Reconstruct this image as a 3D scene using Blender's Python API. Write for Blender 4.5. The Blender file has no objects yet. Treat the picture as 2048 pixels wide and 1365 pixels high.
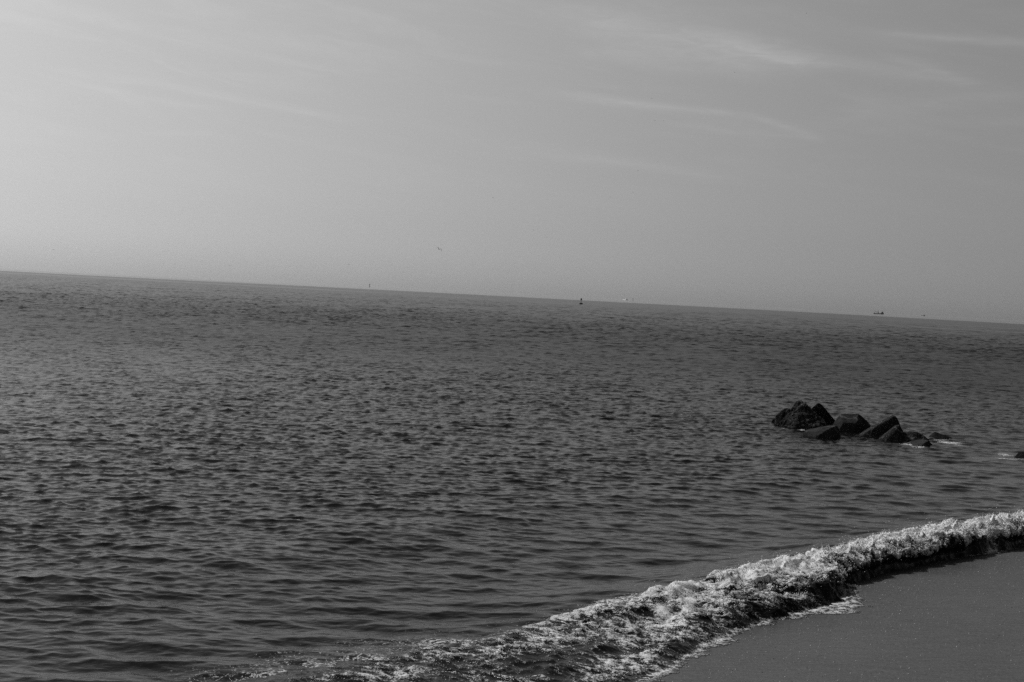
import bpy, bmesh, math, random
import numpy as np
from mathutils import Vector, Matrix

random.seed(7)
rng = np.random.default_rng(11)
scene = bpy.context.scene
C = scene.collection

# ----------------------------------------------------------------- camera
FPX, CAM_H = 2844.0, 5.0                 # focal length in pixels of the 2048 px wide photograph, eye height (m)
ROLL, PITCH = math.radians(3.05), math.atan(95.9 / 2844.0)
cr, sr = math.cos(ROLL), math.sin(ROLL)
FWD = np.array([0, math.cos(PITCH), -math.sin(PITCH)])
UPV = np.array([0, math.sin(PITCH), math.cos(PITCH)])
RGT = np.array([1.0, 0, 0])
cam_x, cam_y = cr * RGT + sr * UPV, -sr * RGT + cr * UPV
cd = bpy.data.cameras.new('camera')
cd.sensor_width = 36.0
cd.lens = FPX * 36.0 / 2048.0
cd.clip_start, cd.clip_end = 0.1, 60000
cam = bpy.data.objects.new('camera', cd)
C.objects.link(cam)
m = Matrix.Identity(4)
for i in range(3):
    m[i][0], m[i][1], m[i][2] = cam_x[i], cam_y[i], -FWD[i]
m[2][3] = CAM_H
cam.matrix_world = m
scene.camera = cam


def ray(x, y):
    u, v = (x - 1024) / FPX, -(y - 682.5) / FPX
    return FWD + (u * cr - v * sr) * RGT + (u * sr + v * cr) * UPV


def ground(x, y, z=0.0):
    d = ray(x, y)
    return d * ((z - CAM_H) / d[2]) + np.array([0, 0, CAM_H])


def at_depth(x, y, Y):
    d = ray(x, y)
    return d * (Y / d[1]) + np.array([0, 0, CAM_H])


# ----------------------------------------------------------------- light, sky, exposure
SUN_AZ, SUN_EL = math.radians(-52), math.radians(47)     # azimuth from +Y, negative = left
sun_dir = Vector((math.sin(SUN_AZ) * math.cos(SUN_EL), math.cos(SUN_AZ) * math.cos(SUN_EL), math.sin(SUN_EL)))
sl = bpy.data.lights.new('sun', 'SUN')
sl.energy, sl.angle, sl.color = 2.6, math.radians(0.53), (1, 1, 1)
so = bpy.data.objects.new('sun', sl)
so.rotation_euler = sun_dir.to_track_quat('Z', 'Y').to_euler()
C.objects.link(so)

vs = scene.view_settings
scene.display_settings.display_device = 'sRGB'
vs.view_transform, vs.look, vs.gamma, vs.use_curve_mapping, vs.exposure = 'Standard', 'None', 1.0, False, 0.0
scene.render.engine = 'CYCLES'
scene.cycles.use_denoising = False
scene.cycles.caustics_reflective = False
scene.cycles.caustics_refractive = False
scene.cycles.max_bounces = 6
scene.cycles.volume_bounces = 0
scene.cycles.sample_clamp_indirect = 0.6
scene.cycles.sample_clamp_direct = 8.0


class NT:
    """small helper to chain shader nodes"""
    def __init__(self, tree):
        self.t, self.n, self.l = tree, tree.nodes, tree.links

    def node(self, typ, **kw):
        nd = self.n.new(typ)
        for k, v in kw.items():
            setattr(nd, k, v)
        return nd

    def put(self, sock, v):
        if isinstance(v, bpy.types.NodeSocket):
            self.l.new(v, sock)
        elif v is not None:
            sock.default_value = v

    def math(self, op, a, b=None, c=None, clamp=False):
        nd = self.node('ShaderNodeMath', operation=op, use_clamp=clamp)
        for i, v in enumerate((a, b, c)):
            if v is not None:
                self.put(nd.inputs[i], v)
        return nd.outputs[0]

    def smooth(self, x, lo, hi, a=0.0, b=1.0):
        nd = self.node('ShaderNodeMapRange', interpolation_type='SMOOTHSTEP')
        for i, v in enumerate((x, lo, hi, a, b)):
            self.put(nd.inputs[i], v)
        return nd.outputs[0]

    def noise(self, vec, scale, detail=3, rough=0.5, dist=0.0, lac=2.0):
        nd = self.node('ShaderNodeTexNoise')
        self.put(nd.inputs['Vector'], vec)
        nd.inputs['Scale'].default_value = scale
        nd.inputs['Detail'].default_value = detail
        nd.inputs['Roughness'].default_value = rough
        nd.inputs['Distortion'].default_value = dist
        nd.inputs['Lacunarity'].default_value = lac
        return nd.outputs[0]

    def scalev(self, vec, s):
        nd = self.node('ShaderNodeVectorMath', operation='MULTIPLY')
        self.put(nd.inputs[0], vec)
        nd.inputs[1].default_value = s
        return nd.outputs[0]

    def comb(self, x, y, z):
        nd = self.node('ShaderNodeCombineXYZ')
        for i, v in enumerate((x, y, z)):
            self.put(nd.inputs[i], v)
        return nd.outputs[0]

    def mixf(self, f, a, b):
        nd = self.node('ShaderNodeMix', data_type='FLOAT')
        self.put(nd.inputs[0], f); self.put(nd.inputs[2], a); self.put(nd.inputs[3], b)
        return nd.outputs[0]


SKY_STRENGTH = 0.10
world = bpy.data.worlds.new('World')
scene.world = world
world.use_nodes = True
W = NT(world.node_tree)
W.n.clear()
wout = W.node('ShaderNodeOutputWorld')
bg = W.node('ShaderNodeBackground')
W.l.new(bg.outputs[0], wout.inputs[0])
sky = W.node('ShaderNodeTexSky', sky_type='NISHITA')
sky.sun_disc = False
sky.sun_elevation, sky.sun_rotation = SUN_EL, SUN_AZ
sky.altitude, sky.air_density, sky.dust_density, sky.ozone_density = 0, 1.0, 1.2, 1.0
sep = W.node('ShaderNodeSeparateColor')
W.l.new(sky.outputs[0], sep.inputs[0])
# black-and-white film behind a warm filter: mostly red and green
grey = W.math('ADD', W.math('MULTIPLY', sep.outputs[0], 0.62), W.math('MULTIPLY', sep.outputs[1], 0.34))
grey = W.math('ADD', grey, W.math('MULTIPLY', sep.outputs[2], 0.04))
tc = W.node('ShaderNodeTexCoord')
nrm = W.node('ShaderNodeVectorMath', operation='NORMALIZE')
W.l.new(tc.outputs['Generated'], nrm.inputs[0])
dv = nrm.outputs[0]
sx = W.node('ShaderNodeSeparateXYZ')
W.l.new(dv, sx.inputs[0])
dx, dy, dz = sx.outputs
# hazy aureole about the sun's direction
dt = W.node('ShaderNodeVectorMath', operation='DOT_PRODUCT')
W.l.new(dv, dt.inputs[0])
dt.inputs[1].default_value = sun_dir
cosg = dt.outputs['Value']
AUR_A, AUR_N = 1.08, 3.2
aur = W.math('POWER', W.math('MULTIPLY_ADD', cosg, 0.5, 0.5), AUR_N)
aur = W.math('MULTIPLY_ADD', aur, AUR_A, 0.525)
# thick haze near the horizon flattens the bright Rayleigh rim
lowf = W.math('ADD', W.smooth(dz, 0.03, 0.24, 0.705, 0.91), W.smooth(dz, 0.0, 0.05, 0.11, 0.0))
# behind the warm filter the clear upper sky records dark
lowf = W.math('MULTIPLY', lowf, W.smooth(dz, 0.18, 0.75, 1.0, 0.42))
lum = W.math('MULTIPLY', W.math('MULTIPLY', grey, aur), lowf)
# thin cirrus streaks, in azimuth / elevation (degrees)
az = W.math('MULTIPLY', W.math('ARCTAN2', dx, dy), 180 / math.pi)
el = W.math('MULTIPLY', W.math('ARCSINE', dz), 180 / math.pi)


def azel(px, py):
    d = ray(px, py)
    return math.degrees(math.atan2(d[0], d[1])), math.degrees(math.atan2(d[2], math.hypot(d[0], d[1])))


wisp = W.comb(W.math('MULTIPLY', az, 0.16), W.math('ADD', W.math('MULTIPLY', el, 1.1), W.math('MULTIPLY', az, 0.12)), 3.7)
wn = W.noise(wisp, 1.0, 6, 0.62, 0.6)
warp = W.math('MULTIPLY', W.math('SUBTRACT', W.noise(W.comb(W.math('MULTIPLY', az, 0.3), W.math('MULTIPLY', el, 0.5), 9.1), 1.0, 3, 0.55), 0.5), 0.9)
fine = W.noise(W.comb(W.math('MULTIPLY', az, 0.55), W.math('MULTIPLY', el, 3.2), 1.3), 1.0, 7, 0.7, 0.8)
clouds = None
streaks = [  # pixel ends, half width (deg), strength
    ((1070, 18), (1640, 124), 0.55, 0.27), ((1330, 68), (1640, 128), 0.32, 0.08), ((1500, 100), (1990, 172), 0.26, 0.16),
    ((1500, 108), (1690, 138), 0.10, 0.16), ((1720, 60), (2300, 108), 0.14, 0.24), ((1750, 102), (1950, 168), 0.16, 0.14),
    ((1120, 190), (1520, 236), 0.13, 0.17), ((1490, 228), (1650, 280), 0.13, 0.15), ((1330, 250), (1640, 276), 0.10, 0.08),
    ((120, 158), (460, 224), 0.12, 0.055), ((300, 168), (700, 244), 0.11, 0.065), ((1080, 302), (1480, 360), 0.16, 0.08),
    ((1660, 225), (2250, 165), 0.30, 0.12), ((1150, 100), (1560, 130), 0.35, 0.14), ((1900, 240), (2200, 255), 0.22, 0.10),
    ((330, 60), (900, 130), 0.35, 0.05), ((250, 260), (460, 275), 0.14, 0.04)]
for (p0, p1, hw, st) in streaks:
    hw, st = hw * 1.1, st * 1.0
    (a0, e0), (a1, e1) = azel(*p0), azel(*p1)
    L = math.hypot(a1 - a0, e1 - e0)
    ux, uy = (a1 - a0) / L, (e1 - e0) / L
    ra, re = W.math('SUBTRACT', az, a0), W.math('SUBTRACT', el, e0)
    al = W.math('ADD', W.math('MULTIPLY', ra, ux), W.math('MULTIPLY', re, uy))
    pe = W.math('ADD', W.math('MULTIPLY', ra, -uy), W.math('MULTIPLY', re, ux))
    pe = W.math('MULTIPLY_ADD', warp, 0.55, pe)
    g = W.math('POWER', 2.718, W.math('MULTIPLY', W.math('POWER', W.math('DIVIDE', W.math('ABSOLUTE', pe), hw), 1.6), -1.0))
    ends = W.math('MULTIPLY', W.smooth(al, -0.1 * L, 0.35 * L), W.smooth(al, 0.75 * L, 1.1 * L, 1.0, 0.0))
    g = W.math('MULTIPLY', W.math('MULTIPLY', g, ends), st)
    clouds = g if clouds is None else W.math('ADD', clouds, g)
clouds = W.math('MULTIPLY', clouds, W.smooth(fine, 0.25, 0.75, 0.30, 0.82))
veil = W.math('MULTIPLY', W.smooth(wn, 0.42, 0.78), W.smooth(el, 1.0, 9.0))
clouds = W.math('MULTIPLY_ADD', veil, 0.07, clouds)
lum = W.math('MULTIPLY', lum, W.math('ADD', clouds, 1.0))
W.l.new(W.comb(lum, lum, lum), bg.inputs['Color'])
bg.inputs['Strength'].default_value = SKY_STRENGTH


# ----------------------------------------------------------------- numpy noise and mesh helpers
_perm = rng.permutation(256).astype(np.int32)
_perm = np.concatenate([_perm, _perm, _perm])
_g3 = rng.normal(size=(256, 3)).astype(np.float32)
_g3 /= np.linalg.norm(_g3, axis=1, keepdims=True)


def pnoise(x, y, z):
    """vectorised 3-D gradient noise, about -1..1"""
    x, y, z = (np.asarray(v, np.float32) for v in (x, y, z))
    x, y, z = np.broadcast_arrays(x, y, z)
    xi, yi, zi = np.floor(x), np.floor(y), np.floor(z)
    fx, fy, fz = x - xi, y - yi, z - zi
    xi, yi, zi = (v.astype(np.int32) & 255 for v in (xi, yi, zi))
    u, v, w = (f * f * f * (f * (f * 6 - 15) + 10) for f in (fx, fy, fz))

    def g(a, b, c):
        h = _perm[_perm[_perm[xi + a] + yi + b] + zi + c] & 255
        gr = _g3[h]
        return gr[..., 0] * (fx - a) + gr[..., 1] * (fy - b) + gr[..., 2] * (fz - c)
    x00 = g(0, 0, 0) * (1 - u) + g(1, 0, 0) * u
    x10 = g(0, 1, 0) * (1 - u) + g(1, 1, 0) * u
    x01 = g(0, 0, 1) * (1 - u) + g(1, 0, 1) * u
    x11 = g(0, 1, 1) * (1 - u) + g(1, 1, 1) * u
    return 1.6 * ((x00 * (1 - v) + x10 * v) * (1 - w) + (x01 * (1 - v) + x11 * v) * w)


def fbm(x, y, z, octv=4, gain=0.5, billow=False):
    s, a, f, tot = 0.0, 1.0, 1.0, 0.0
    for o in range(octv):
        n = pnoise(x * f + 17.3 * o, y * f - 9.1 * o, z * f + 4.7 * o)
        s = s + a * (np.abs(n) if billow else n)
        tot += a
        a *= gain
        f *= 2.03
    return s / tot


def sstep(x, lo, hi):
    t = np.clip((x - lo) / (hi - lo), 0, 1)
    return t * t * (3 - 2 * t)


def mesh_from(name, verts, faces4=None, faces3=None):
    me = bpy.data.meshes.new(name)
    verts = np.ascontiguousarray(verts, np.float32).reshape(-1, 3)
    f = faces4 if faces4 is not None else faces3
    k = f.shape[1]
    me.vertices.add(len(verts)); me.vertices.foreach_set('co', verts.ravel())
    me.loops.add(f.size); me.loops.foreach_set('vertex_index', np.ascontiguousarray(f, np.int32).ravel())
    me.polygons.add(len(f)); me.polygons.foreach_set('loop_start', np.arange(0, f.size, k, dtype=np.int32))
    me.update(calc_edges=True)
    me.validate()
    return me


def grid_mesh(name, P, attrs=None, smooth=True):
    R, K = P.shape[:2]
    idx = np.arange(R * K, dtype=np.int32).reshape(R, K)
    f = np.stack([idx[:-1, :-1], idx[:-1, 1:], idx[1:, 1:], idx[1:, :-1]], -1).reshape(-1, 4)
    me = mesh_from(name, P, f)
    for an, av in (attrs or {}).items():
        a = me.attributes.new(an, 'FLOAT', 'POINT')
        a.data.foreach_set('value', np.ascontiguousarray(av, np.float32).ravel())
    if smooth:
        me.shade_smooth()
    return me


def link(name, me, mat=None, parent=None):
    o = bpy.data.objects.new(name, me)
    C.objects.link(o)
    if mat is not None and me is not None and not me.materials:
        me.materials.append(mat)
    if parent is not None:
        o.parent = parent
    return o


def tag(o, label=None, cat=None, group=None, kind=None):
    for k, v in (('label', label), ('category', cat), ('group', group), ('kind', kind)):
        if v:
            o[k] = v
    return o


def new_mat(name):
    mt = bpy.data.materials.new(name)
    mt.use_nodes = True
    N = NT(mt.node_tree)
    bs = next(n for n in N.n if n.type == 'BSDF_PRINCIPLED')
    return mt, N, bs


def grey_mat(name, v, rough=0.6, spec=0.3):
    mt, N, bs = new_mat(name)
    tcn = N.node('ShaderNodeTexCoord')
    n = N.noise(tcn.outputs['Object'], 2.5, 4, 0.6)
    val = N.smooth(n, 0.25, 0.75, v * 0.75, v * 1.2)
    N.l.new(N.comb(val, val, val), bs.inputs['Base Color'])
    bs.inputs['Roughness'].default_value = rough
    bs.inputs['Specular IOR Level'].default_value = spec
    return mt


# ----------------------------------------------------------------- shore frame: s along the waterline, t seaward
O = np.array([2.11, 18.51]); U = np.array([0.6, 0.8]); N2 = np.array([-0.8, 0.6])


def to_st(x, y):
    rx, ry = x - O[0], y - O[1]
    return rx * U[0] + ry * U[1], rx * N2[0] + ry * N2[1]


def to_xy(s, t):
    return O[0] + s * U[0] + t * N2[0], O[1] + s * U[1] + t * N2[1]


S_K = np.array([-12, -6, -3, -1, 0, 1.0, 2.4, 3.6, 5.0, 6.0, 6.8, 7.6, 8.6, 10.5, 12.6, 14.2, 15.6, 17.5, 20, 26])
TF_K = np.array([-1.2, -0.8, -0.5, -0.2, 0.0, 0.2, 0.45, 0.62, 0.55, 0.42, 0.28, 0.5, 0.92, 0.85, 0.62, 0.35, 0.05, -0.1, -0.3, -0.6])
TB_K = np.array([3.0, 3.3, 3.2, 2.9, 2.75, 2.7, 2.75, 2.65, 2.35, 2.2, 2.1, 2.0, 1.95, 1.85, 1.65, 1.35, 1.0, 0.75, 0.45, 0.1])
H_K = np.array([0.02, 0.04, 0.06, 0.08, 0.09, 0.11, 0.16, 0.21, 0.26, 0.30, 0.35, 0.38, 0.41, 0.45, 0.49, 0.51, 0.52, 0.51, 0.46, 0.36])


def tf_of(s): return np.interp(s, S_K, TF_K)
def tb_of(s): return np.interp(s, S_K, TB_K)
def h_of(s): return np.interp(s, S_K, H_K)


def sand_z(s, t):
    return -0.042 * t + 0.01 + 0.012 * pnoise(s * 0.35, t * 0.5, 0.3) - 0.03 * sstep(t, 1.0, 3.5)


# ----------------------------------------------------------------- materials of the setting
def water_mat():
    mt, N, bs = new_mat('sea_water')
    geo = N.node('ShaderNodeNewGeometry')
    pos = geo.outputs['Position']
    at_f = N.node('ShaderNodeAttribute', attribute_name='foam')
    at_r = N.node('ShaderNodeAttribute', attribute_name='rough')
    at_c = N.node('ShaderNodeAttribute', attribute_name='calm')
    foam_d, rough_d, calm = at_f.outputs['Fac'], at_r.outputs['Fac'], at_c.outputs['Fac']
    # broken lace of foam, thinning with the density attribute
    l1 = N.noise(pos, 5.0, 6, 0.68, 0.9)
    l2 = N.noise(pos, 26.0, 3, 0.6, 0.4)
    ridge = N.math('SUBTRACT', 1.0, N.math('MULTIPLY', N.math('ABSOLUTE', N.math('SUBTRACT', l1, 0.5)), 5.0))
    lace = N.math('ADD', N.math('MULTIPLY', ridge, 0.6), N.math('MULTIPLY', l2, 0.5))
    th = N.math('SUBTRACT', 1.12, foam_d)
    foam = N.smooth(lace, th, N.math('ADD', th, 0.14))
    foam = N.math('MULTIPLY', foam, N.smooth(foam_d, 0.02, 0.12))
    foam = N.math('MULTIPLY', foam, 0.9)
    col = N.mixf(foam, 0.006, 0.72)
    N.l.new(N.comb(col, col, col), bs.inputs['Base Color'])
    N.l.new(N.mixf(foam, rough_d, 0.9), bs.inputs['Roughness'])
    bs.inputs['IOR'].default_value = 1.195
    N.l.new(N.mixf(foam, 0.42, 0.1), bs.inputs['Specular IOR Level'])
    # ripples finer than the mesh
    r1 = N.noise(N.scalev(pos, (0.8, 1.3, 1.0)), 5.5, 4, 0.55, 0.3)
    hgt = N.math('MULTIPLY', r1, N.math('SUBTRACT', 1.0, calm))
    hgt = N.math('MULTIPLY_ADD', foam, 0.25, hgt)
    bp = N.node('ShaderNodeBump')
    bp.inputs['Strength'].default_value = 0.4
    bp.inputs['Distance'].default_value = 0.035
    N.l.new(hgt, bp.inputs['Height'])
    N.l.new(bp.outputs[0], bs.inputs['Normal'])
    return mt


def foam_mat():
    mt, N, bs = new_mat('breaker_foam')
    geo = N.node('ShaderNodeNewGeometry')
    pos = geo.outputs['Position']
    f = N.node('ShaderNodeAttribute', attribute_name='foam').outputs['Fac']
    n1 = N.noise(pos, 9.0, 6, 0.68, 1.4)
    n2 = N.noise(pos, 48.0, 3, 0.65, 0.5)
    strand = N.math('SUBTRACT', 0.5, N.math('MULTIPLY', N.math('ABSOLUTE', N.math('SUBTRACT', n1, 0.5)), 6.5))
    v = N.math('ADD', f, N.math('MULTIPLY', strand, 0.55))
    v = N.math('ADD', v, N.math('MULTIPLY', N.math('SUBTRACT', n2, 0.5), 1.6))
    k = N.smooth(v, 0.38, 0.92)
    col = N.mixf(k, 0.012, 0.74)
    N.l.new(N.comb(col, col, col), bs.inputs['Base Color'])
    N.l.new(N.mixf(k, 0.08, 0.85), bs.inputs['Roughness'])
    bs.inputs['IOR'].default_value = 1.2
    N.l.new(N.mixf(k, 0.42, 0.1), bs.inputs['Specular IOR Level'])
    bp = N.node('ShaderNodeBump')
    bp.inputs['Strength'].default_value = 0.6
    bp.inputs['Distance'].default_value = 0.012
    N.l.new(N.math('ADD', N.math('MULTIPLY', n2, 0.6), N.math('MULTIPLY', k, 0.6)), bp.inputs['Height'])
    N.l.new(bp.outputs[0], bs.inputs['Normal'])
    return mt


def sand_mat():
    mt, N, bs = new_mat('wet_sand')
    geo = N.node('ShaderNodeNewGeometry')
    pos = geo.outputs['Position']
    big = N.noise(pos, 0.35, 4, 0.5)
    grain = N.noise(pos, 26.0, 4, 0.85)
    stre = N.noise(N.scalev(pos, (1.2, 6.0, 1.0)), 2.2, 5, 0.6, 0.4)
    v = N.math('MULTIPLY', N.smooth(big, 0.3, 0.7, 0.92, 1.08), N.smooth(grain, 0.25, 0.75, 0.55, 1.45))
    v = N.math('MULTIPLY', v, N.smooth(stre, 0.3, 0.7, 0.88, 1.12))
    v = N.math('MULTIPLY', v, 0.082)
    N.l.new(N.comb(v, v, v), bs.inputs['Base Color'])
    N.l.new(N.smooth(big, 0.3, 0.7, 0.30, 0.60), bs.inputs['Roughness'])
    bs.inputs['Specular IOR Level'].default_value = 0.25
    bp = N.node('ShaderNodeBump')
    bp.inputs['Strength'].default_value = 0.5
    bp.inputs['Distance'].default_value = 0.01
    N.l.new(N.math('ADD', N.math('MULTIPLY', grain, 0.25), stre), bp.inputs['Height'])
    N.l.new(bp.outputs[0], bs.inputs['Normal'])
    return mt


def rock_mat(name, base, speck, scale):
    mt, N, bs = new_mat(name)
    geo = N.node('ShaderNodeNewGeometry')
    pos = geo.outputs['Position']
    b = N.noise(pos, 1.6, 5, 0.6)
    sp = N.noise(pos, scale, 4, 0.75, 0.3)
    v = N.math('MULTIPLY', N.smooth(b, 0.3, 0.7, 0.7, 1.3), base)
    v = N.math('ADD', v, N.smooth(sp, 0.52, 0.72, 0.0, speck))
    # pale mineral veins
    vn = N.math('ABSOLUTE', N.math('SUBTRACT', N.noise(pos, 0.9, 2, 0.4, 0.2), 0.5))
    v = N.math('ADD', v, N.smooth(vn, 0.0, 0.012, 0.10, 0.0))
    N.l.new(N.comb(v, v, v), bs.inputs['Base Color'])
    bs.inputs['Roughness'].default_value = 0.7
    bs.inputs['Specular IOR Level'].default_value = 0.0
    bp = N.node('ShaderNodeBump')
    bp.inputs['Strength'].default_value = 1.0
    bp.inputs['Distance'].default_value = 0.06
    N.l.new(N.math('ADD', sp, b), bp.inputs['Height'])
    N.l.new(bp.outputs[0], bs.inputs['Normal'])
    return mt


M_water, M_foam, M_sand = water_mat(), foam_mat(), sand_mat()

# ----------------------------------------------------------------- the sea
# foam patches on open water round the rocks: centre pixel, half length, half depth (m), density
foam_spots = [((1568, 858), 0.35, 0.3, 0.75), ((1604, 861), 0.35, 0.4, 0.85), ((1690, 880), 0.5, 0.4, 0.6),
              ((1822, 892), 0.75, 0.5, 0.85), ((1836, 897), 0.6, 0.5, 0.7), ((1875, 881), 0.9, 0.7, 0.8), ((1900, 887), 0.7, 0.8, 0.9),
              ((1915, 893), 0.5, 0.5, 0.7), ((2008, 910), 0.6, 0.7, 0.75), ((2012, 917), 0.8, 0.5, 0.8), ((2035, 918), 0.7, 0.4, 0.7),
              ((1972, 896), 0.3, 0.5, 0.5)]


def build_sea():
    def step(v):
        return 0.036 + 0.0028 * max(0, min(v, 900) - 20) + 0.012 * max(0, v - 900)
    d = 9.0
    rows = []
    while d < 2600:
        rows.append(d)
        d += step(d)
    while d < 17000:
        rows.append(d)
        d *= 1.06
    rows.append(17000)
    D = np.array(rows)
    a_in = np.radians(np.linspace(-25, 25, 610))
    a_out = np.radians(np.linspace(25, 100, 40)[1:])
    A = np.concatenate([-a_out[::-1], a_in, a_out])
    sp_row = np.array([step(v) for v in D])
    X = (D[:, None] * np.sin(A)[None, :]).astype(np.float32)
    Y = (D[:, None] * np.cos(A)[None, :]).astype(np.float32)
    s, t = to_st(X, Y)
    Z = np.zeros_like(X); DX = np.zeros_like(X); DY = np.zeros_like(X)
    # patches of rougher and calmer water
    gust = 1.0 + 0.38 * fbm(X / 34.0, Y / 60.0, 0.5, 3) + 0.22 * pnoise(X / 7.0, Y / 13.0, 2.2)
    gust = gust.astype(np.float32)
    near_calm = 1 - 0.70 * (1 - sstep(t, 4.0, 15.0))
    near_calm = near_calm.astype(np.float32)
    offshore = (1.0 - 0.1 * sstep(t, 7, 18) + 3.0 * sstep(np.hypot(X, Y), 45, 300)).astype(np.float32)
    far_w = (1.2 * sstep(np.hypot(X, Y), 120, 700)).astype(np.float32)
    lam_edges = [0.06, 0.09, 0.135, 0.20, 0.30, 0.46, 0.75, 1.35, 4.5, 15.0]
    slope_rms = [0.062, 0.100, 0.132, 0.148, 0.132, 0.098, 0.062, 0.031, 0.016]
    for b in range(len(slope_rms)):
        nb = 30
        for k in range(nb):
            lam = lam_edges[b] * (lam_edges[b + 1] / lam_edges[b]) ** rng.random()
            spread = 0.55 if lam < 0.6 else 0.42
            th = math.radians(-100) + rng.normal() * spread      # travel towards the viewer, a little to the left
            kk = 2 * math.pi / lam
            kx, ky = kk * math.cos(th), kk * math.sin(th)
            amp = slope_rms[b] * math.sqrt(2.0 / nb) / kk
            ph = rng.random() * 2 * math.pi
            att = 1 - sstep(sp_row, lam * 0.55, lam * 1.6)
            n = int((att > 1e-3).sum())
            if n < 2:
                continue
            w = (amp * att[:n, None]).astype(np.float32)
            g = gust[:n] * (near_calm[:n] if lam < 0.6 else 1)
            p = kx * X[:n] + ky * Y[:n] + ph
            sn = np.sin(p); cs = np.cos(p)
            w = w * g
            if lam > 0.75:
                w = w * (offshore[:n] if lam < 4.5 else far_w[:n])
            Z[:n] += w * cs
            q = 1.12
            DX[:n] -= q * math.cos(th) * w * sn
            DY[:n] -= q * math.sin(th) * w * sn
    # far water: long calm slicks and the pale calm sheet beyond the rough patch
    dist = np.hypot(X, Y)
    lim = 1650 + 500 * pnoise(np.arctan2(X, Y) * 3.0, 0.0, 4.4) + 500 * np.sin(np.arctan2(X, Y) * 1.5)
    far = sstep(dist, lim * 0.97, lim * 1.06)
    calm = far.copy()
    for (dc, wd, ax, seed) in ((545, 12, 1.0, 1.0), (880, 18, 1.0, 3.0), (1200, 26, 1.0, 5.0)):
        c = dc * (1 + 0.10 * np.sin(np.arctan2(X, Y) * 2.2 + seed) + 0.02 * pnoise(np.arctan2(X, Y) * 14, 0.0, seed))
        on = sstep(pnoise(np.arctan2(X, Y) * 5.0, 0.0, seed * 3.1), 0.0, 0.5)
        calm = np.maximum(calm, 0.5 * on * np.exp(-((dist - c) / wd) ** 2))
    # dark wind lanes in the pale sheet
    lane = sstep(pnoise(np.arctan2(X, Y) * 2.0, np.log(dist) * 9.0, 7.7), 0.12, 0.4) * far * (1 - sstep(dist, 3500, 6000))
    calm = calm - 0.45 * lane
    calm = np.clip(calm, 0, 1)
    k = (1 - calm)
    Z *= k; DX *= k; DY *= k
    # swell humping up behind the breaker
    hw, tb = h_of(s), tb_of(s)
    off = t - tb
    Z += hw * 0.86 * np.exp(-np.maximum(off, 0) ** 2 / (2 * 0.85 ** 2)) * sstep(s, -7, 0) * (1 - sstep(s, 22, 28))
    # a second low swell further out
    Z += 0.05 * np.exp(-((t - 9.5 - 0.4 * np.sin(s * 0.22)) / 1.2) ** 2)
    # dive under the breaker and the beach
    sink = 1 - sstep(off, -0.75, -0.30)
    Z = Z * (1 - sink) + (-0.9) * sink
    DX *= 1 - sink; DY *= 1 - sink
    # foam: lace on the back of the breaker and round the rocks
    foam = (0.42 + 0.20 * sstep(s, 2, 6)) * np.exp(-np.maximum(off - 0.05, 0) / 0.30) * (0.75 + 0.5 * pnoise(s * 0.8, t * 0.8, 3.0))
    lw = (1 - sstep(s, -1.5, 3.5))
    foam = np.maximum(foam, lw * 0.56 * np.exp(-(np.maximum(off, 0) / 0.75) ** 2) * (0.8 + 0.5 * pnoise(s * 0.9, t * 0.9, 5.0)))
    # stray flecks
    foam = np.maximum(foam, 0.33 * lw * (1 - sstep(off, 0.5, 3.0)))
    for (px, hl, hd, dn) in foam_spots:
        c = ground(*px)
        foam = np.maximum(foam, 0.64 * dn * np.exp(-((X - c[0]) / hl) ** 2 - ((Y - c[1]) / hd) ** 2))
    rough = 0.035 + 0.255 * sstep(dist, 22, 125) - 0.065 * sstep(dist, 170, 400) + 0.02 * sstep(dist, 500, 1400)
    rough = rough * (1 - 0.62 * calm) 
    P = np.stack([X + DX, Y + DY, Z], -1)
    return grid_mesh('sea', P, {'foam': foam, 'rough': rough, 'calm': calm})


sea = link('sea', build_sea(), M_water)
tag(sea, 'dark rippled sea stretching to the hazy horizon', 'sea', kind='structure')

# ----------------------------------------------------------------- the beach
sg, tg = np.meshgrid(np.concatenate([np.linspace(-60, -12, 30), np.linspace(-11.6, 24, 220), np.linspace(25, 90, 40)]),
                     np.concatenate([np.linspace(-60, -10, 30), np.linspace(-9.7, 7, 120)]), indexing='ij')
bx, by = to_xy(sg, tg)
beach = link('beach', grid_mesh('beach', np.stack([bx, by, sand_z(sg, tg)], -1)), M_sand)
tag(beach, 'smooth wet dark sand beach in the lower right corner', 'beach', kind='structure')


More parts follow.
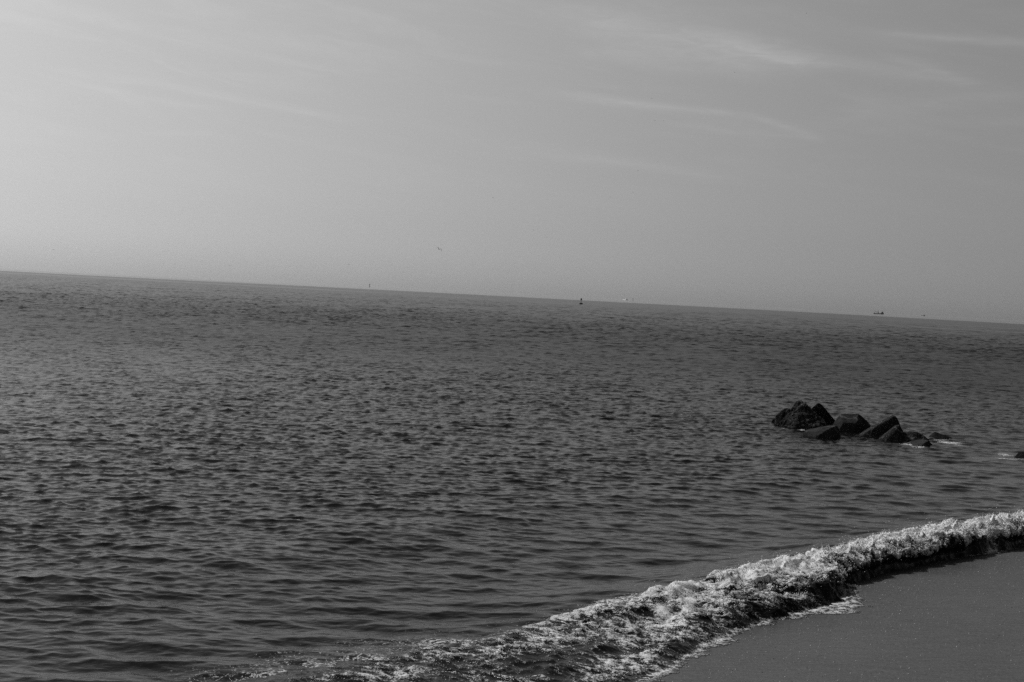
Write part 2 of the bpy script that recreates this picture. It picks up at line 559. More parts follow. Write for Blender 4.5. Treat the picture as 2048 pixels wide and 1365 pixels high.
# ----------------------------------------------------------------- the breaking wave
def build_breaker():
    S = np.concatenate([np.arange(-12, -6, 0.06), np.arange(-6, 18.2, 0.0205), np.arange(18.2, 26, 0.06)])
    nq = 185
    q = np.linspace(0, 1, nq)
    # normalised profiles (tau: 0 toe .. 1 back of the foam; zeta: height / H)
    curl_t = np.array([0.10, 0.16, 0.22, 0.25, 0.24, 0.18, 0.14, 0.20, 0.32, 0.50, 0.70, 0.86, 1.0, 1.18])
    curl_z = np.array([-0.20, -0.05, 0.06, 0.18, 0.32, 0.44, 0.60, 0.76, 0.90, 1.0, 1.0, 0.96, 0.90, 0.55])
    mush_t = np.array([-0.06, 0.02, 0.06, 0.10, 0.15, 0.22, 0.30, 0.42, 0.54, 0.66, 0.78, 0.90, 1.0, 1.12])
    mush_z = np.array([-0.40, 0.02, 0.14, 0.32, 0.50, 0.62, 0.66, 0.72, 0.80, 0.92, 1.0, 0.96, 0.84, 0.30])
    kq = np.linspace(0, 1, len(curl_t))

    def smooth_interp(vals):
        v = np.interp(q, kq, vals)
        ker = np.hanning(21); ker /= ker.sum()
        return np.convolve(np.pad(v, 10, mode='edge'), ker, 'valid')
    ct, cz, mt_, mz = map(smooth_interp, (curl_t, curl_z, mush_t, mush_z))
    b = sstep(S, 5.2, 9.2)
    b = np.clip(b + 0.25 * pnoise(S * 0.5, 0, 1.1) * (b > 0) * (b < 1), 0, 1)
    # one section of the curl has already thrown its lip down to the sand
    drop = np.exp(-((S - 14.6) / 0.45) ** 2) + 0.5 * np.exp(-((S - 9.0) / 0.5) ** 2)
    b = b * (1 - 0.8 * np.clip(drop, 0, 1))
    tau = ct[None] * b[:, None] + mt_[None] * (1 - b[:, None])
    zet = cz[None] * b[:, None] + mz[None] * (1 - b[:, None])
    tf = tf_of(S) + 0.10 * pnoise(S * 1.3, 0.0, 0.7) + 0.09 * pnoise(S * 3.7, 0.0, 2.7) + (0.10 * np.abs(pnoise(S * 9.0, 0.0, 5.7))) * (1 - 0.8 * b)
    tb = tb_of(S) + 0.14 * pnoise(S * 1.1, 0.0, 8.7) + 0.08 * pnoise(S * 3.1, 0.0, 6.1)
    H = h_of(S) * (1 + 0.10 * pnoise(S * 0.8, 0.0, 9.9) + 0.07 * pnoise(S * 2.9, 0.0, 3.9))
    s2 = np.repeat(S[:, None], nq, 1)
    t2 = tf[:, None] + tau * (tb - tf)[:, None]
    # keep the curl's lip near the crest rather than stretched with the width
    z2 = H[:, None] * zet
    base = np.maximum(sand_z(s2, t2), -0.03) * (1 - sstep(tau, 0.0, 0.6))
    z2 = z2 + base
    mush = (1 - b)[:, None]
    x2, y2 = to_xy(s2, t2)
    seg = np.hypot(np.diff(t2, axis=1), np.diff(z2, axis=1))
    arc = np.concatenate([np.zeros((len(S), 1)), np.cumsum(seg, 1)], 1)          # length over the profile, from the toe
    # flow coordinates: water falls over the profile, so everything is drawn out along arc
    ws = s2 + 0.16 * pnoise(s2 * 1.7, arc * 1.7, 0.4) + 0.05 * pnoise(s2 * 5, arc * 4, 1.4) + 0.30 * arc * mush
    wa = arc + 0.16 * pnoise(s2 * 1.7, arc * 1.7, 5.4) + 0.05 * pnoise(s2 * 5, arc * 4, 7.4)

    def ridged(fs, fa, z):
        return (1 - np.abs(pnoise(ws * fs, wa * fa, z))) ** 2
    body = sstep(tau, 0.02, 0.20) * (1 - sstep(tau, 0.92, 1.1))
    lump = fbm(ws * 1.1, wa * 1.5, 3.3, 3, 0.5)
    z2 = z2 + body * (0.75 * mush + 0.22) * H[:, None] * lump
    P = np.stack([x2, y2, z2], -1).astype(np.float32)
    gs = np.gradient(P, axis=0); gq = np.gradient(P, axis=1)
    nrm_ = np.cross(gs, gq)
    nrm_ /= np.linalg.norm(nrm_, axis=-1, keepdims=True) + 1e-9
    if nrm_[..., 2].mean() < 0:
        nrm_ = -nrm_
    # smooth dark face under the lip
    face = b[:, None] * (1 - sstep(q[None] + 0.10 * pnoise(s2 * 2.2, q[None] * 2, 0.2) + 0.06 * pnoise(s2 * 7, q[None] * 3, 1.2), 0.34, 0.48)) * sstep(q[None], 0.0, 0.05)
    churn = (1 - 0.85 * face) * (0.25 + 0.75 * body)
    r1, r2, r3, r4 = ridged(1.7, 1.5, 0.9), ridged(4.3, 3.0, 2.9), ridged(10.0, 6.5, 4.9), ridged(19.0, 14.0, 6.9)
    n1 = fbm(ws * 3.6, wa * 3.0, 8.8, 2, 0.5)
    amp = (0.30 + 0.70 * sstep(H, 0.08, 0.45))[:, None]
    disp = amp * churn * ((0.11 - 0.05 * b[:, None]) * (r1 - 0.5) + 0.075 * (r2 - 0.5) * (0.5 + r1) + 0.034 * (r3 - 0.5) * (0.4 + r2) + 0.020 * (r4 - 0.5))
    P2 = P + nrm_ * disp[..., None]
    # ragged crown thrown up along the crest
    crest = np.exp(-((q[None] - (0.68 * b[:, None] + 0.76 * (1 - b[:, None]))) / 0.09) ** 2)
    spike = np.maximum(0, pnoise(ws * 4.1, wa * 3, 4.2) + 0.05) * np.maximum(0, pnoise(ws * 19, wa * 12, 8.2) + 0.05)
    P2[..., 2] += crest * spike * 0.34 * amp
    # foam cover: white crest, streaked lip, patchy tumbling body, white fringe at the toe
    region = fbm(s2 * 0.45, t2 * 0.9, 6.3, 3, 0.6)
    fall = 1 - 2.2 * np.abs(pnoise(ws * 7.0, wa * 1.8, 3.1))
    lace = 1 - 2.4 * np.abs(fbm(ws * 3.2, wa * 3.6, 12.0, 3, 0.6))
    cover = 0.02 + 0.30 * np.exp(-((q[None] - 0.80) / 0.13) ** 2)
    cover = cover + 0.62 * b[:, None] * np.exp(-((q[None] - 0.80) / 0.16) ** 2) + 0.12 * sstep(s2, 2.0, 4.5) * (1 - face)
    cover = cover + 0.45 * np.exp(-((q[None] - 0.09) / 0.06) ** 2) * mush * sstep(s2, -1.0, 1.0)
    cover = cover + (0.85 * region + 0.40 * lace * mush + 0.34 * fall * b[:, None]) * (1 - 0.75 * face)
    cover = cover + churn * (0.55 * (r2 - 0.55) + 0.55 * (r3 - 0.5) + 0.35 * (r4 - 0.5) + 0.30 * (r1 - 0.5))
    cover = cover - 1.15 * face - 0.13 * mush - 0.42 * (1 - sstep(s2, -3.0, 2.2)) + 0.22 * sstep(s2, 11.0, 14.0) * sstep(q[None], 0.55, 0.7)
    cover = cover + 0.45 * np.clip(drop, 0, 1)[:, None] * (q[None] < 0.6)
    return P2, cover, S, q, P


P2, cover, S_arr, q_arr, P_base = build_breaker()
wave = link('breaking_wave', grid_mesh('breaking_wave', P2, {'foam': cover}), M_foam)
tag(wave, 'white foaming wave breaking along the edge of the wet sand', 'wave', kind='structure')


# ----------------------------------------------------------------- thin swash fingers running up the sand
def build_swash():
    S = np.arange(-1.5, 16.5, 0.013)
    off = np.arange(-0.75, 0.34, 0.016)
    s2, o2 = np.meshgrid(S, off, indexing='ij')
    reach = 0.10 + 0.30 * np.abs(pnoise(S * 0.9, 0.0, 21.0)) + 0.32 * np.exp(-((S - 6.4) / 0.9) ** 2)
    reach = reach * (1 - 0.85 * sstep(S, 8.0, 9.0)) + 0.18 * np.exp(-((S - 14.6) / 0.5) ** 2)
    t2 = tf_of(S)[:, None] + o2
    sh = s2 + 0.35 * o2
    n = 0.55 * pnoise(sh * 2.6, o2 * 2.2, 31.0) + 0.45 * pnoise(sh * 8.0, o2 * 4.0, 33.0) + 0.30 * pnoise(sh * 21.0, o2 * 12.0, 35.0) + 0.2 * pnoise(sh * 40.0, o2 * 30.0, 36.0)
    val = n + 1.15 * (o2 + reach[:, None]) / 0.30 - 0.35
    val = np.minimum(val, 0.55 + 1.2 * pnoise(sh * 12, o2 * 12, 41.0) + 1.0 * pnoise(sh * 5, o2 * 5, 43.0))
    val = np.where(((s2 > 8.8) & (np.abs(s2 - 14.6) > 0.9)) | (o2 > 0.22), -1.0, val)
    x2, y2 = to_xy(s2, t2)
    z2 = sand_z(s2, t2) + 0.004 + 0.012 * np.clip(val, 0, 1)
    R, K = s2.shape
    idx = np.arange(R * K, dtype=np.int32).reshape(R, K)
    f = np.stack([idx[:-1, :-1], idx[1:, :-1], idx[1:, 1:], idx[:-1, 1:]], -1)
    keep = (val[:-1, :-1] + val[1:, 1:]) > 0
    f = f[keep]
    P = np.stack([x2, y2, z2], -1).reshape(-1, 3)
    used = np.unique(f)
    remap = np.full(R * K, -1, np.int32); remap[used] = np.arange(len(used))
    me = mesh_from('swash_foam', P[used], remap[f])
    a = me.attributes.new('foam', 'FLOAT', 'POINT')
    a.data.foreach_set('value', np.ascontiguousarray((0.30 + 0.5 * np.clip(val, 0, 1)).reshape(-1)[used], np.float32))
    me.shade_smooth()
    return me


swash = link('swash_foam', build_swash(), M_foam)
tag(swash, 'thin white foam fingers running up the wet sand before the wave', 'foam', kind='stuff')

# ----------------------------------------------------------------- spray and bits on the sand
def blob_cloud(name, centres, radii, mat, sides='octa', squash=1.0):
    base_v = np.array([(1, 0, 0), (-1, 0, 0), (0, 1, 0), (0, -1, 0), (0, 0, 1), (0, 0, -1)], float)
    base_f = np.array([(0, 2, 4), (2, 1, 4), (1, 3, 4), (3, 0, 4), (2, 0, 5), (1, 2, 5), (3, 1, 5), (0, 3, 5)])
    n = len(centres)
    jit = rng.uniform(0.7, 1.3, (n, 6, 1))
    V = base_v[None] * radii[:, None, None] * jit
    V[..., 2] *= squash
    ang = rng.uniform(0, 6.28, n)
    ca, sa = np.cos(ang)[:, None], np.sin(ang)[:, None]
    vx, vy = V[..., 0] * ca - V[..., 1] * sa, V[..., 0] * sa + V[..., 1] * ca
    V = np.stack([vx, vy, V[..., 2]], -1) + centres[:, None]
    F = (base_f[None] + 6 * np.arange(n)[:, None, None]).reshape(-1, 3)
    me = mesh_from(name, V.reshape(-1, 3), faces3=F)
    me.shade_smooth()
    return link(name, me, mat)


M_drop = grey_mat('spray_droplets', 0.7, 0.4, 0.5)
ns = 5000
si = rng.integers(120, P2.shape[0] - 150, ns)
qi = np.clip(rng.normal(0.78, 0.14, ns) * (P2.shape[1] - 1), 20, P2.shape[1] - 2).astype(int)
pc = P2[si, qi].astype(float)
ht = h_of(S_arr[si])
pc[:, 2] += rng.exponential(0.055, ns) * (0.35 + ht / 0.6)
pc[:, 0] += rng.normal(0, 0.10, ns); pc[:, 1] += rng.normal(0, 0.10, ns)
rad = rng.uniform(0.002, 0.007, ns) * rng.choice([1, 1, 1.6], ns)
# crumbs of foam tumbling on the crest and the face
nc = 60000
si = rng.integers(280, P2.shape[0] - 150, nc)
qi = rng.integers(int(0.30 * P2.shape[1]), int(0.97 * P2.shape[1]), nc)
ok = cover[si, qi] > rng.normal(0.62, 0.22, nc)
si, qi = si[ok][:15000], qi[ok][:15000]
pk = P2[si, qi].astype(float)
hk = (0.3 + h_of(S_arr[si]) / 0.6)
pk[:, 2] += rng.exponential(0.012, len(pk)) * hk
pk[:, :2] += rng.normal(0, 0.012, (len(pk), 2))
pc = np.concatenate([pc, pk]); rad = np.concatenate([rad, rng.uniform(0.005, 0.015, len(pk)) * hk])
spray = blob_cloud('spray', pc, rad, M_drop)
tag(spray, 'fine white droplets thrown up along the crest of the breaking wave', 'spray', kind='stuff')

M_shell = grey_mat('shell_grit', 0.5, 0.6, 0.3)
M_grit = grey_mat('dark_grit', 0.02, 0.6, 0.3)
for (nm, n, mt_, lab, r0, r1) in (('shell_grit', 2600, M_shell, 'tiny pale shell fragments strewn over the wet sand', 0.004, 0.011),
                                  ('dark_grit', 900, M_grit, 'tiny dark pebbles strewn over the wet sand', 0.003, 0.008)):
    ss = rng.uniform(-1, 19, n)
    tt = tf_of(ss) - 0.05 - rng.exponential(2.3, n)
    gx, gy = to_xy(ss, tt)
    cen = np.stack([gx, gy, sand_z(ss, tt) + 0.001], -1)
    o = blob_cloud(nm, cen, rng.uniform(r0, r1, n) * rng.choice([0.8, 1, 1, 1.5], n), mt_, squash=0.5)
    tag(o, lab, 'shell fragments' if 'shell' in nm else 'pebbles', kind='stuff')


# ----------------------------------------------------------------- boulders
def boulder(label, pts, D, mat, rough=0.035, voxel=0.045, seed=0.0):
    """pts: (px, py, depth offset) corners of the block, unprojected at depth D; the foot is carried below the water"""
    V = [at_depth(px, py, D + dd) for (px, py, dd) in pts]
    foot = [v for v in V if v[2] < 0.28]
    V += [np.array([v[0], v[1], -0.55]) for v in foot]
    c = np.mean(V, axis=0); c[2] = 0
    bm = bmesh.new()
    for v in V:
        bm.verts.new(v - c)
    bmesh.ops.convex_hull(bm, input=bm.verts)
    bmesh.ops.recalc_face_normals(bm, faces=bm.faces)
    bmesh.ops.dissolve_limit(bm, angle_limit=math.radians(6), verts=bm.verts, edges=bm.edges)
    bmesh.ops.bevel(bm, geom=list(bm.edges), offset=0.014, segments=1, affect='EDGES', clamp_overlap=True)
    bmesh.ops.triangulate(bm, faces=bm.faces)
    for _ in range(7):
        long = [e for e in bm.edges if e.calc_length() > voxel * 1.8]
        if not long:
            break
        bmesh.ops.subdivide_edges(bm, edges=long, cuts=1)
        bmesh.ops.triangulate(bm, faces=bm.faces)
    me = bpy.data.meshes.new('boulder')
    bm.to_mesh(me); bm.free()
    n = len(me.vertices)
    co = np.empty(n * 3, np.float32); me.vertices.foreach_get('co', co); co = co.reshape(-1, 3)
    no = np.empty(n * 3, np.float32); me.vertices.foreach_get('normal', no); no = no.reshape(-1, 3)
    x, y, z = (co + seed * 7.3).T
    d = rough * (1.3 * fbm(x * 1.7, y * 1.7, z * 1.7, 3) + 0.8 * fbm(x * 6, y * 6, z * 6, 3, 0.6) - 0.5 * fbm(x * 3.3, y * 3.3, z * 3.3, 2, 0.5, True))
    co = co + no * d[:, None]
    me.vertices.foreach_set('co', co.ravel())
    me.update()
    me.shade_smooth()
    me.set_sharp_from_angle(angle=math.radians(28))
    o = link('boulder', me, mat)
    o.location = Vector(c)
    tag(o, label, 'boulder', 'boulders awash off the beach')
    return o


M_rock = rock_mat('black_rock', 0.016, 0.05, 14.0)
M_rough = rock_mat('barnacled_rock', 0.028, 0.15, 13.0)
M_smooth = rock_mat('smooth_rock', 0.042, 0.05, 18.0)

boulder('black blocky boulder at the left end of the rock pile', [(1548, 848, 0.2), (1551, 832, 0.1), (1558, 826, 0.3), (1568, 818, 0.2), (1577, 816, 0.3), (1580, 823, 0.1), (1566, 850, -0.2),
        (1556, 852, -0.3), (1582, 820, 1.0), (1562, 826, 1.1), (1590, 850, 0.8), (1553, 848, 1.0)], 60.6, M_rock, 0.035, seed=1)
boulder('low grey boulder barely above water, leftmost in the rock pile', [(1541, 849, 0.0), (1544, 841, 0.1), (1551, 836, 0.2), (1556, 838, 0.2), (1558, 850, 0.0), (1546, 846, 0.9), (1556, 842, 0.9)], 61.3, M_rough, 0.03, seed=2)
boulder('largest peaked boulder, rough with barnacles, tallest in the rock pile', [(1597, 800, 0.6), (1603, 802, 0.5), (1592, 808, 0.45), (1583, 817, 0.3), (1576, 824, 0.25), (1562, 845, -0.1), (1558, 854, -0.3),
        (1585, 857, -0.7), (1613, 860, -0.8), (1618, 815, 0.5), (1633, 829, 0.4), (1648, 843, 0.1), (1653, 853, -0.2), (1605, 803, 1.5), (1630, 835, 1.6), (1575, 835, 1.4), (1595, 840, -0.45)], 59.9, M_rough, 0.11, 0.04, seed=3)
boulder('dark leaning slab behind the largest peaked boulder', [(1623, 816, 0.0), (1636, 806.5, 0.0), (1639, 807, 0.05), (1646, 813, 0.0), (1658, 828, 0.0), (1670, 841, 0.0), (1674, 850, 0.0), (1640, 852, -0.1), (1626, 830, -0.1),
        (1640, 808, 0.7), (1650, 818, 0.8), (1672, 845, 0.8), (1630, 815, 0.6)], 61.8, M_rock, 0.025, seed=4)
boulder('broad flat-topped boulder in the middle of the rock pile', [(1682, 827.5, 0.40), (1697, 829.5, 0.38), (1717, 828, 0.35), (1676, 834, 0.35), (1671, 842, 0.3), (1686, 846, -0.1), (1713, 847, -0.12), (1719, 830, 0.36),
        (1733, 841, 0.62), (1747, 857, 0.75), (1745, 872, 0.6), (1704, 876, -0.30), (1672, 870, -0.2), (1664, 852, 0.3), (1728, 838, 1.5), (1690, 834, 1.4)], 58.4, M_smooth, 0.028, 0.04, seed=5)
boulder('wedge boulder with smooth grey top in front of the middle', [(1612, 860, 0.7), (1650, 852.5, 1.0), (1667, 851, 0.7), (1673, 851, 0.0), (1654, 860, -0.22), (1631, 874, -0.36), (1678, 858, -0.02), (1682, 876, -0.12), (1681, 886, -0.2),
        (1657, 888, -0.38), (1630, 879, -0.42), (1606, 866, 0.2), (1679, 862, 0.9), (1640, 858, 1.3)], 55.4, M_smooth, 0.02, 0.035, seed=6)
boulder('tall tilted slab with a pale sunlit upper edge', [(1711, 878, -0.15), (1745, 856.5, -0.1), (1763, 847.5, -0.08), (1786, 833.5, 0.0), (1791.5, 835, 0.0), (1798, 843, 0.0), (1801, 852, 0.0), (1799, 872, -0.2), (1770, 884, -0.35), (1740, 883, -0.35), (1715, 881, -0.25),
        (1712, 872.5, 0.40), (1742, 853, 0.55), (1785, 830.5, 0.6), (1792, 833, 0.6), (1800, 850, 0.5)], 57.0, M_rough, 0.014, 0.035, seed=7)
boulder('smaller tilted slab leaning before the tall slab', [(1758, 880, -0.1), (1779, 865.5, -0.05), (1790, 854, 0.0), (1799, 851, 0.0), (1806, 862, 0.0), (1806, 876, -0.1), (1797, 888, -0.4), (1768, 886, -0.4), (1759, 884, -0.25),
        (1758, 875.5, 0.25), (1778, 862, 0.35), (1790, 851, 0.4), (1799, 849.5, 0.4), (1806, 864, 0.4)], 55.9, M_rough, 0.016, 0.035, seed=8)
boulder('long low rough boulder right of the tilted slabs', [(1783, 868, 0.0), (1790, 863.5, 0.1), (1807, 864, 0.2), (1828, 866.5, 0.2), (1835, 864.5, 0.2), (1843, 868, 0.2), (1852, 876, 0.1), (1858, 881, 0.0), (1835, 884, -0.3), (1810, 887, -0.5),
        (1795, 888, -0.5), (1785, 884, -0.4), (1800, 865, 1.1), (1840, 869, 1.2), (1856, 880, 1.0)], 56.0, M_rough, 0.05, 0.04, seed=9)
boulder('small rounded front boulder with foam at its foot', [(1806, 892, 0.3), (1815, 886, 0.45), (1829, 880.5, 0.6), (1846, 879.5, 0.3), (1857, 881.5, 0.0), (1865, 889, 0.05), (1870, 897, 0.0), (1858, 902, -0.35), (1842, 900, -0.42),
        (1845, 889, -0.34), (1852, 884.5, -0.18), (1828, 897, -0.5), (1812, 896, -0.2), (1850, 883, 1.2), (1820, 885, 1.1)], 53.9, M_smooth, 0.035, 0.035, seed=10)
boulder('smooth sloping dark boulder at the right end of the rock pile', [(1853, 878, 0.2), (1857, 874, 0.3), (1864, 867.5, 0.4), (1870.5, 864, 0.4), (1876, 865.5, 0.4), (1886, 869.5, 0.4), (1902, 875, 0.2), (1921, 885, 0.0), (1902, 888, -0.3), (1875, 884, -0.5),
        (1858, 881, -0.3), (1875, 866, 1.2), (1905, 880, 1.2), (1862, 872, 1.2)], 57.2, M_rock, 0.03, 0.04, seed=11)
boulder('lone black rock at the right edge of the picture', [(2027, 914, 0.0), (2033, 908.5, 0.1), (2041, 904.5, 0.2), (2050, 905, 0.2), (2063, 908, 0.2), (2074, 914, 0.0), (2076, 919, -0.2), (2050, 920, -0.5), (2030, 918, -0.3),
        (2045, 906, 0.9), (2068, 912, 0.8), (2034, 911, 0.8)], 51.8, M_rock, 0.04, 0.035, seed=12)


# ----------------------------------------------------------------- buoys, vessels, birds
def lathe(name, prof, mat, parent=None, seg=20):
    bm = bmesh.new()
    rings = []
    for (r, z) in prof:
        rings.append([bm.verts.new((r * math.cos(2 * math.pi * k / seg), r * math.sin(2 * math.pi * k / seg), z)) for k in range(seg)])
    for a, b in zip(rings, rings[1:]):
        for k in range(seg):
            bm.faces.new((a[k], a[(k + 1) % seg], b[(k + 1) % seg], b[k]))
    bm.faces.new(rings[0][::-1]); bm.faces.new(rings[-1])
    me = bpy.data.meshes.new(name); bm.to_mesh(me); bm.free()
    return link(name, me, mat, parent)


def bar(bm, a, b, r, seg=6):
    a, b = Vector(a), Vector(b)
    qd = (b - a).to_track_quat('Z', 'Y')
    ra, rb = [], []
    for k in range(seg):
        o = qd @ Vector((r * math.cos(2 * math.pi * k / seg), r * math.sin(2 * math.pi * k / seg), 0))
        ra.append(bm.verts.new(a + o)); rb.append(bm.verts.new(b + o))
    for k in range(seg):
        bm.faces.new((ra[k], ra[(k + 1) % seg], rb[(k + 1) % seg], rb[k]))
    bm.faces.new(ra[::-1]); bm.faces.new(rb)


def box(bm, lo, hi, bevel=0.0, taper=1.0):
    cx, cy = (lo[0] + hi[0]) / 2, (lo[1] + hi[1]) / 2
    vs_ = []
    for z, k in ((lo[2], 1.0), (hi[2], taper)):
        for (x, y) in ((lo[0], lo[1]), (hi[0], lo[1]), (hi[0], hi[1]), (lo[0], hi[1])):
            vs_.append(bm.verts.new((cx + (x - cx) * k, cy + (y - cy) * k, z)))
    for f in ((3, 2, 1, 0), (4, 5, 6, 7), (0, 1, 5, 4), (1, 2, 6, 5), (2, 3, 7, 6), (3, 0, 4, 7)):
        bm.faces.new([vs_[i] for i in f])


def fin(name, bm, mat, parent):
    bmesh.ops.recalc_face_normals(bm, faces=bm.faces)
    me = bpy.data.meshes.new(name); bm.to_mesh(me); bm.free()
    return link(name, me, mat, parent)


def empty(name, loc, rz=0.0):
    o = bpy.data.objects.new(name, None)
    o.empty_display_size = 0.3
    C.objects.link(o)
    o.location = Vector(loc); o.rotation_euler.z = rz
    return o


M_buoy = grey_mat('buoy_paint', 0.015, 0.6, 0.2)
M_hull = grey_mat('dark_hull', 0.03, 0.6, 0.2)
M_white = grey_mat('white_paint', 0.75, 0.5, 0.3)
M_house = grey_mat('deckhouse_paint', 0.05, 0.6, 0.2)
M_pale = grey_mat('pale_grey_paint', 0.16, 0.6, 0.2)
M_gull = grey_mat('gull_plumage', 0.03, 0.8, 0.1)


def lighted_buoy(px, k, label):
    b = empty('navigation_buoy', ground(*px), 0.4)
    tag(b, label, 'buoy')
    lathe('float', [(0.75 * k, -0.6 * k), (1.0 * k, -0.1 * k), (1.05 * k, 0.35 * k), (1.0 * k, 0.62 * k), (0.55 * k, 0.85 * k), (0.3 * k, 0.92 * k)], M_buoy, b)
    bm = bmesh.new()
    for j in range(4):
        a = math.pi / 2 * j + 0.4
        bar(bm, (0.34 * k * math.cos(a), 0.34 * k * math.sin(a), 0.85 * k), (0.20 * k * math.cos(a), 0.20 * k * math.sin(a), 2.45 * k), 0.055 * k)
    for z in (1.35, 1.9):
        for j in range(4):
            a, a2 = math.pi / 2 * j + 0.4, math.pi / 2 * (j + 1) + 0.4
            rr = 0.34 - 0.14 * (z - 0.85) / 1.6
            bar(bm, (rr * k * math.cos(a), rr * k * math.sin(a), z * k), (rr * k * math.cos(a2), rr * k * math.sin(a2), z * k), 0.03 * k)
    fin('tower', bm, M_buoy, b)
    bm = bmesh.new()
    for a in (0, math.pi / 2):
        c, s_ = math.cos(a) * 0.52 * k, math.sin(a) * 0.52 * k
        for (z0, z1) in ((2.35, 3.25),):
            n_ = Vector((-s_, c, 0)).normalized() * 0.03 * k
            corners = [(-c, -s_, z0 * k), (c, s_, z0 * k), (c * 0.85, s_ * 0.85, z1 * k), (-c * 0.85, -s_ * 0.85, z1 * k)]
            f = [bm.verts.new(Vector(p) + n_) for p in corners]; g = [bm.verts.new(Vector(p) - n_) for p in corners]
            bm.faces.new(f); bm.faces.new(g[::-1])
            for i in range(4):
                bm.faces.new((f[i], g[i], g[(i + 1) % 4], f[(i + 1) % 4]))
    fin('radar_reflector', bm, M_buoy, b)
    lathe('lantern', [(0.16 * k, 3.2 * k), (0.2 * k, 3.35 * k), (0.18 * k, 3.65 * k), (0.05 * k, 3.8 * k)], M_buoy, b, 10)
    return b


lighted_buoy((1162, 609.3), 1.15, 'large black navigation buoy with topmark standing well inside the dark water')


def sea_marker(px, h, w, label):
    b = empty('sea_marker', ground(*px))
    tag(b, label, 'sea marker')
    lathe('base', [(w * 1.5, -1), (w * 1.6, h * 0.06), (w * 0.9, h * 0.12)], M_buoy, b, 12)
    lathe('post', [(w * 0.42, h * 0.1), (w * 0.34, h * 0.62)], M_buoy, b, 10)
    lathe('topmark', [(w * 0.5, h * 0.6), (w * 0.9, h * 0.72), (w * 0.8, h * 0.92), (w * 0.15, h)], M_buoy, b, 10)
    return b


sea_marker((739, 574.5), 10.0, 1.5, 'faint thin sea marker on the horizon left of the black buoy')
sea_marker((1266, 602.5), 9.0, 1.0, 'faint dark marker on the horizon just right of the white vessel')


def hull_mesh(name, L, B, z0, sheer, mat, parent, bow=1):
    """lofted hull along x: bow at +x * bow, stern square"""
    bm = bmesh.new()
    secs = []
    n = 13
    for i in range(n):
        f = i / (n - 1)
        x = (f - 0.5) * L
        wd = B * 0.5 * (0.82 + 0.18 * min(1, f * 3)) * (1 - max(0, (f - 0.62) / 0.38) ** 2.2)
        wd = max(wd, 0.05)
        top = z0 + sheer * (max(0, f - 0.35) / 0.65) ** 2 + sheer * 0.25 * max(0, 0.3 - f) / 0.3
        rake = 0.06 * L * max(0, (f - 0.75) / 0.25)
        ring = [(x - rake, -wd * 0.55, -1.0), (x - rake * .5, -wd * 0.9, 0.1), (x, -wd, top), (x, wd, top), (x - rake * .5, wd * 0.9, 0.1), (x - rake, wd * 0.55, -1.0)]
        secs.append([bm.verts.new((p[0] * bow, p[1], p[2])) for p in ring])
    for a, b in zip(secs, secs[1:]):
        for k in range(6):
            bm.faces.new((a[k], a[(k + 1) % 6], b[(k + 1) % 6], b[k]))
    bm.faces.new(secs[0]); bm.faces.new(secs[-1][::-1])
    return fin(name, bm, mat, parent)


# fishing vessel with booms
fv = empty('fishing_vessel', ground(1757.5, 628.8), math.radians(-8))
tag(fv, 'dark fishing vessel with raised booms and a mast on the right horizon', 'fishing vessel')
hull_mesh('hull', 31, 8, 2.4, 2.6, M_hull, fv, 1)
bm = bmesh.new(); box(bm, (7.5, -3, 3.0), (13.5, 3, 6.6), taper=0.9); fin('wheelhouse', bm, M_house, fv)
bm = bmesh.new(); box(bm, (8.6, -1.8, 6.62), (11.6, 1.8, 8.4), taper=0.85); fin('flying_bridge', bm, M_house, fv)
bm = bmesh.new(); bar(bm, (-2.0, 0, 2.2), (-2.4, 0, 11.5), 0.5); bar(bm, (-3.6, 0, 10.2), (-0.6, 0, 10.4), 0.22); fin('mast', bm, M_hull, fv)
bm = bmesh.new(); bar(bm, (-1.0, 0.8, 3.0), (-13.5, 1.5, 9.6), 0.36); fin('boom', bm, M_hull, fv)
bm = bmesh.new(); bar(bm, (0.5, -0.8, 2.8), (-4.2, -1.5, 7.6), 0.62); fin('boom', bm, M_hull, fv)
bm = bmesh.new(); box(bm, (-15, -3.2, 2.9), (-12.5, 3.2, 4.3), taper=0.9); fin('net_drum', bm, M_hull, fv)
bm = bmesh.new(); bar(bm, (10, 0, 8.3), (9.8, 0, 12.0), 0.25); fin('aerial', bm, M_hull, fv)

# long low white vessel
wv = empty('white_vessel', ground(1250.5, 600.6), math.radians(-62))
wv.scale = (0.5, 0.5, 0.5)
tag(wv, 'low white vessel gleaming on the horizon right of the black buoy', 'vessel')
bm = bmesh.new(); box(bm, (-46, -9, -1), (24, 9, 5.5), taper=0.62); fin('hull', bm, M_white, wv)
bm = bmesh.new(); box(bm, (2, -6, 5.3), (22, 6, 14.0), taper=0.35); fin('deckhouse', bm, M_white, wv)
bm = bmesh.new(); box(bm, (30, -3.5, -1), (40, 3.5, 6.0), taper=0.8); fin('stern_platform', bm, M_house, wv)
bm = bmesh.new(); bar(bm, (36, 0, 5.8), (36.2, 0, 12.0), 1.6); fin('mast', bm, M_hull, wv)

# distant small vessel
dvv = empty('distant_vessel', ground(1846.5, 632.4), math.radians(6))
tag(dvv, 'tiny grey vessel right of the fishing vessel on the horizon', 'vessel')
hull_mesh('hull', 20, 6, 2.0, 1.2, M_pale, dvv, 1)
bm = bmesh.new(); box(bm, (1, -2.2, 2.3), (8, 2.2, 5.4), taper=0.8); fin('wheelhouse', bm, M_pale, dvv)
bm = bmesh.new(); bar(bm, (4.5, 0, 5.2), (4.4, 0, 8.5), 0.3); fin('mast', bm, M_pale, dvv)


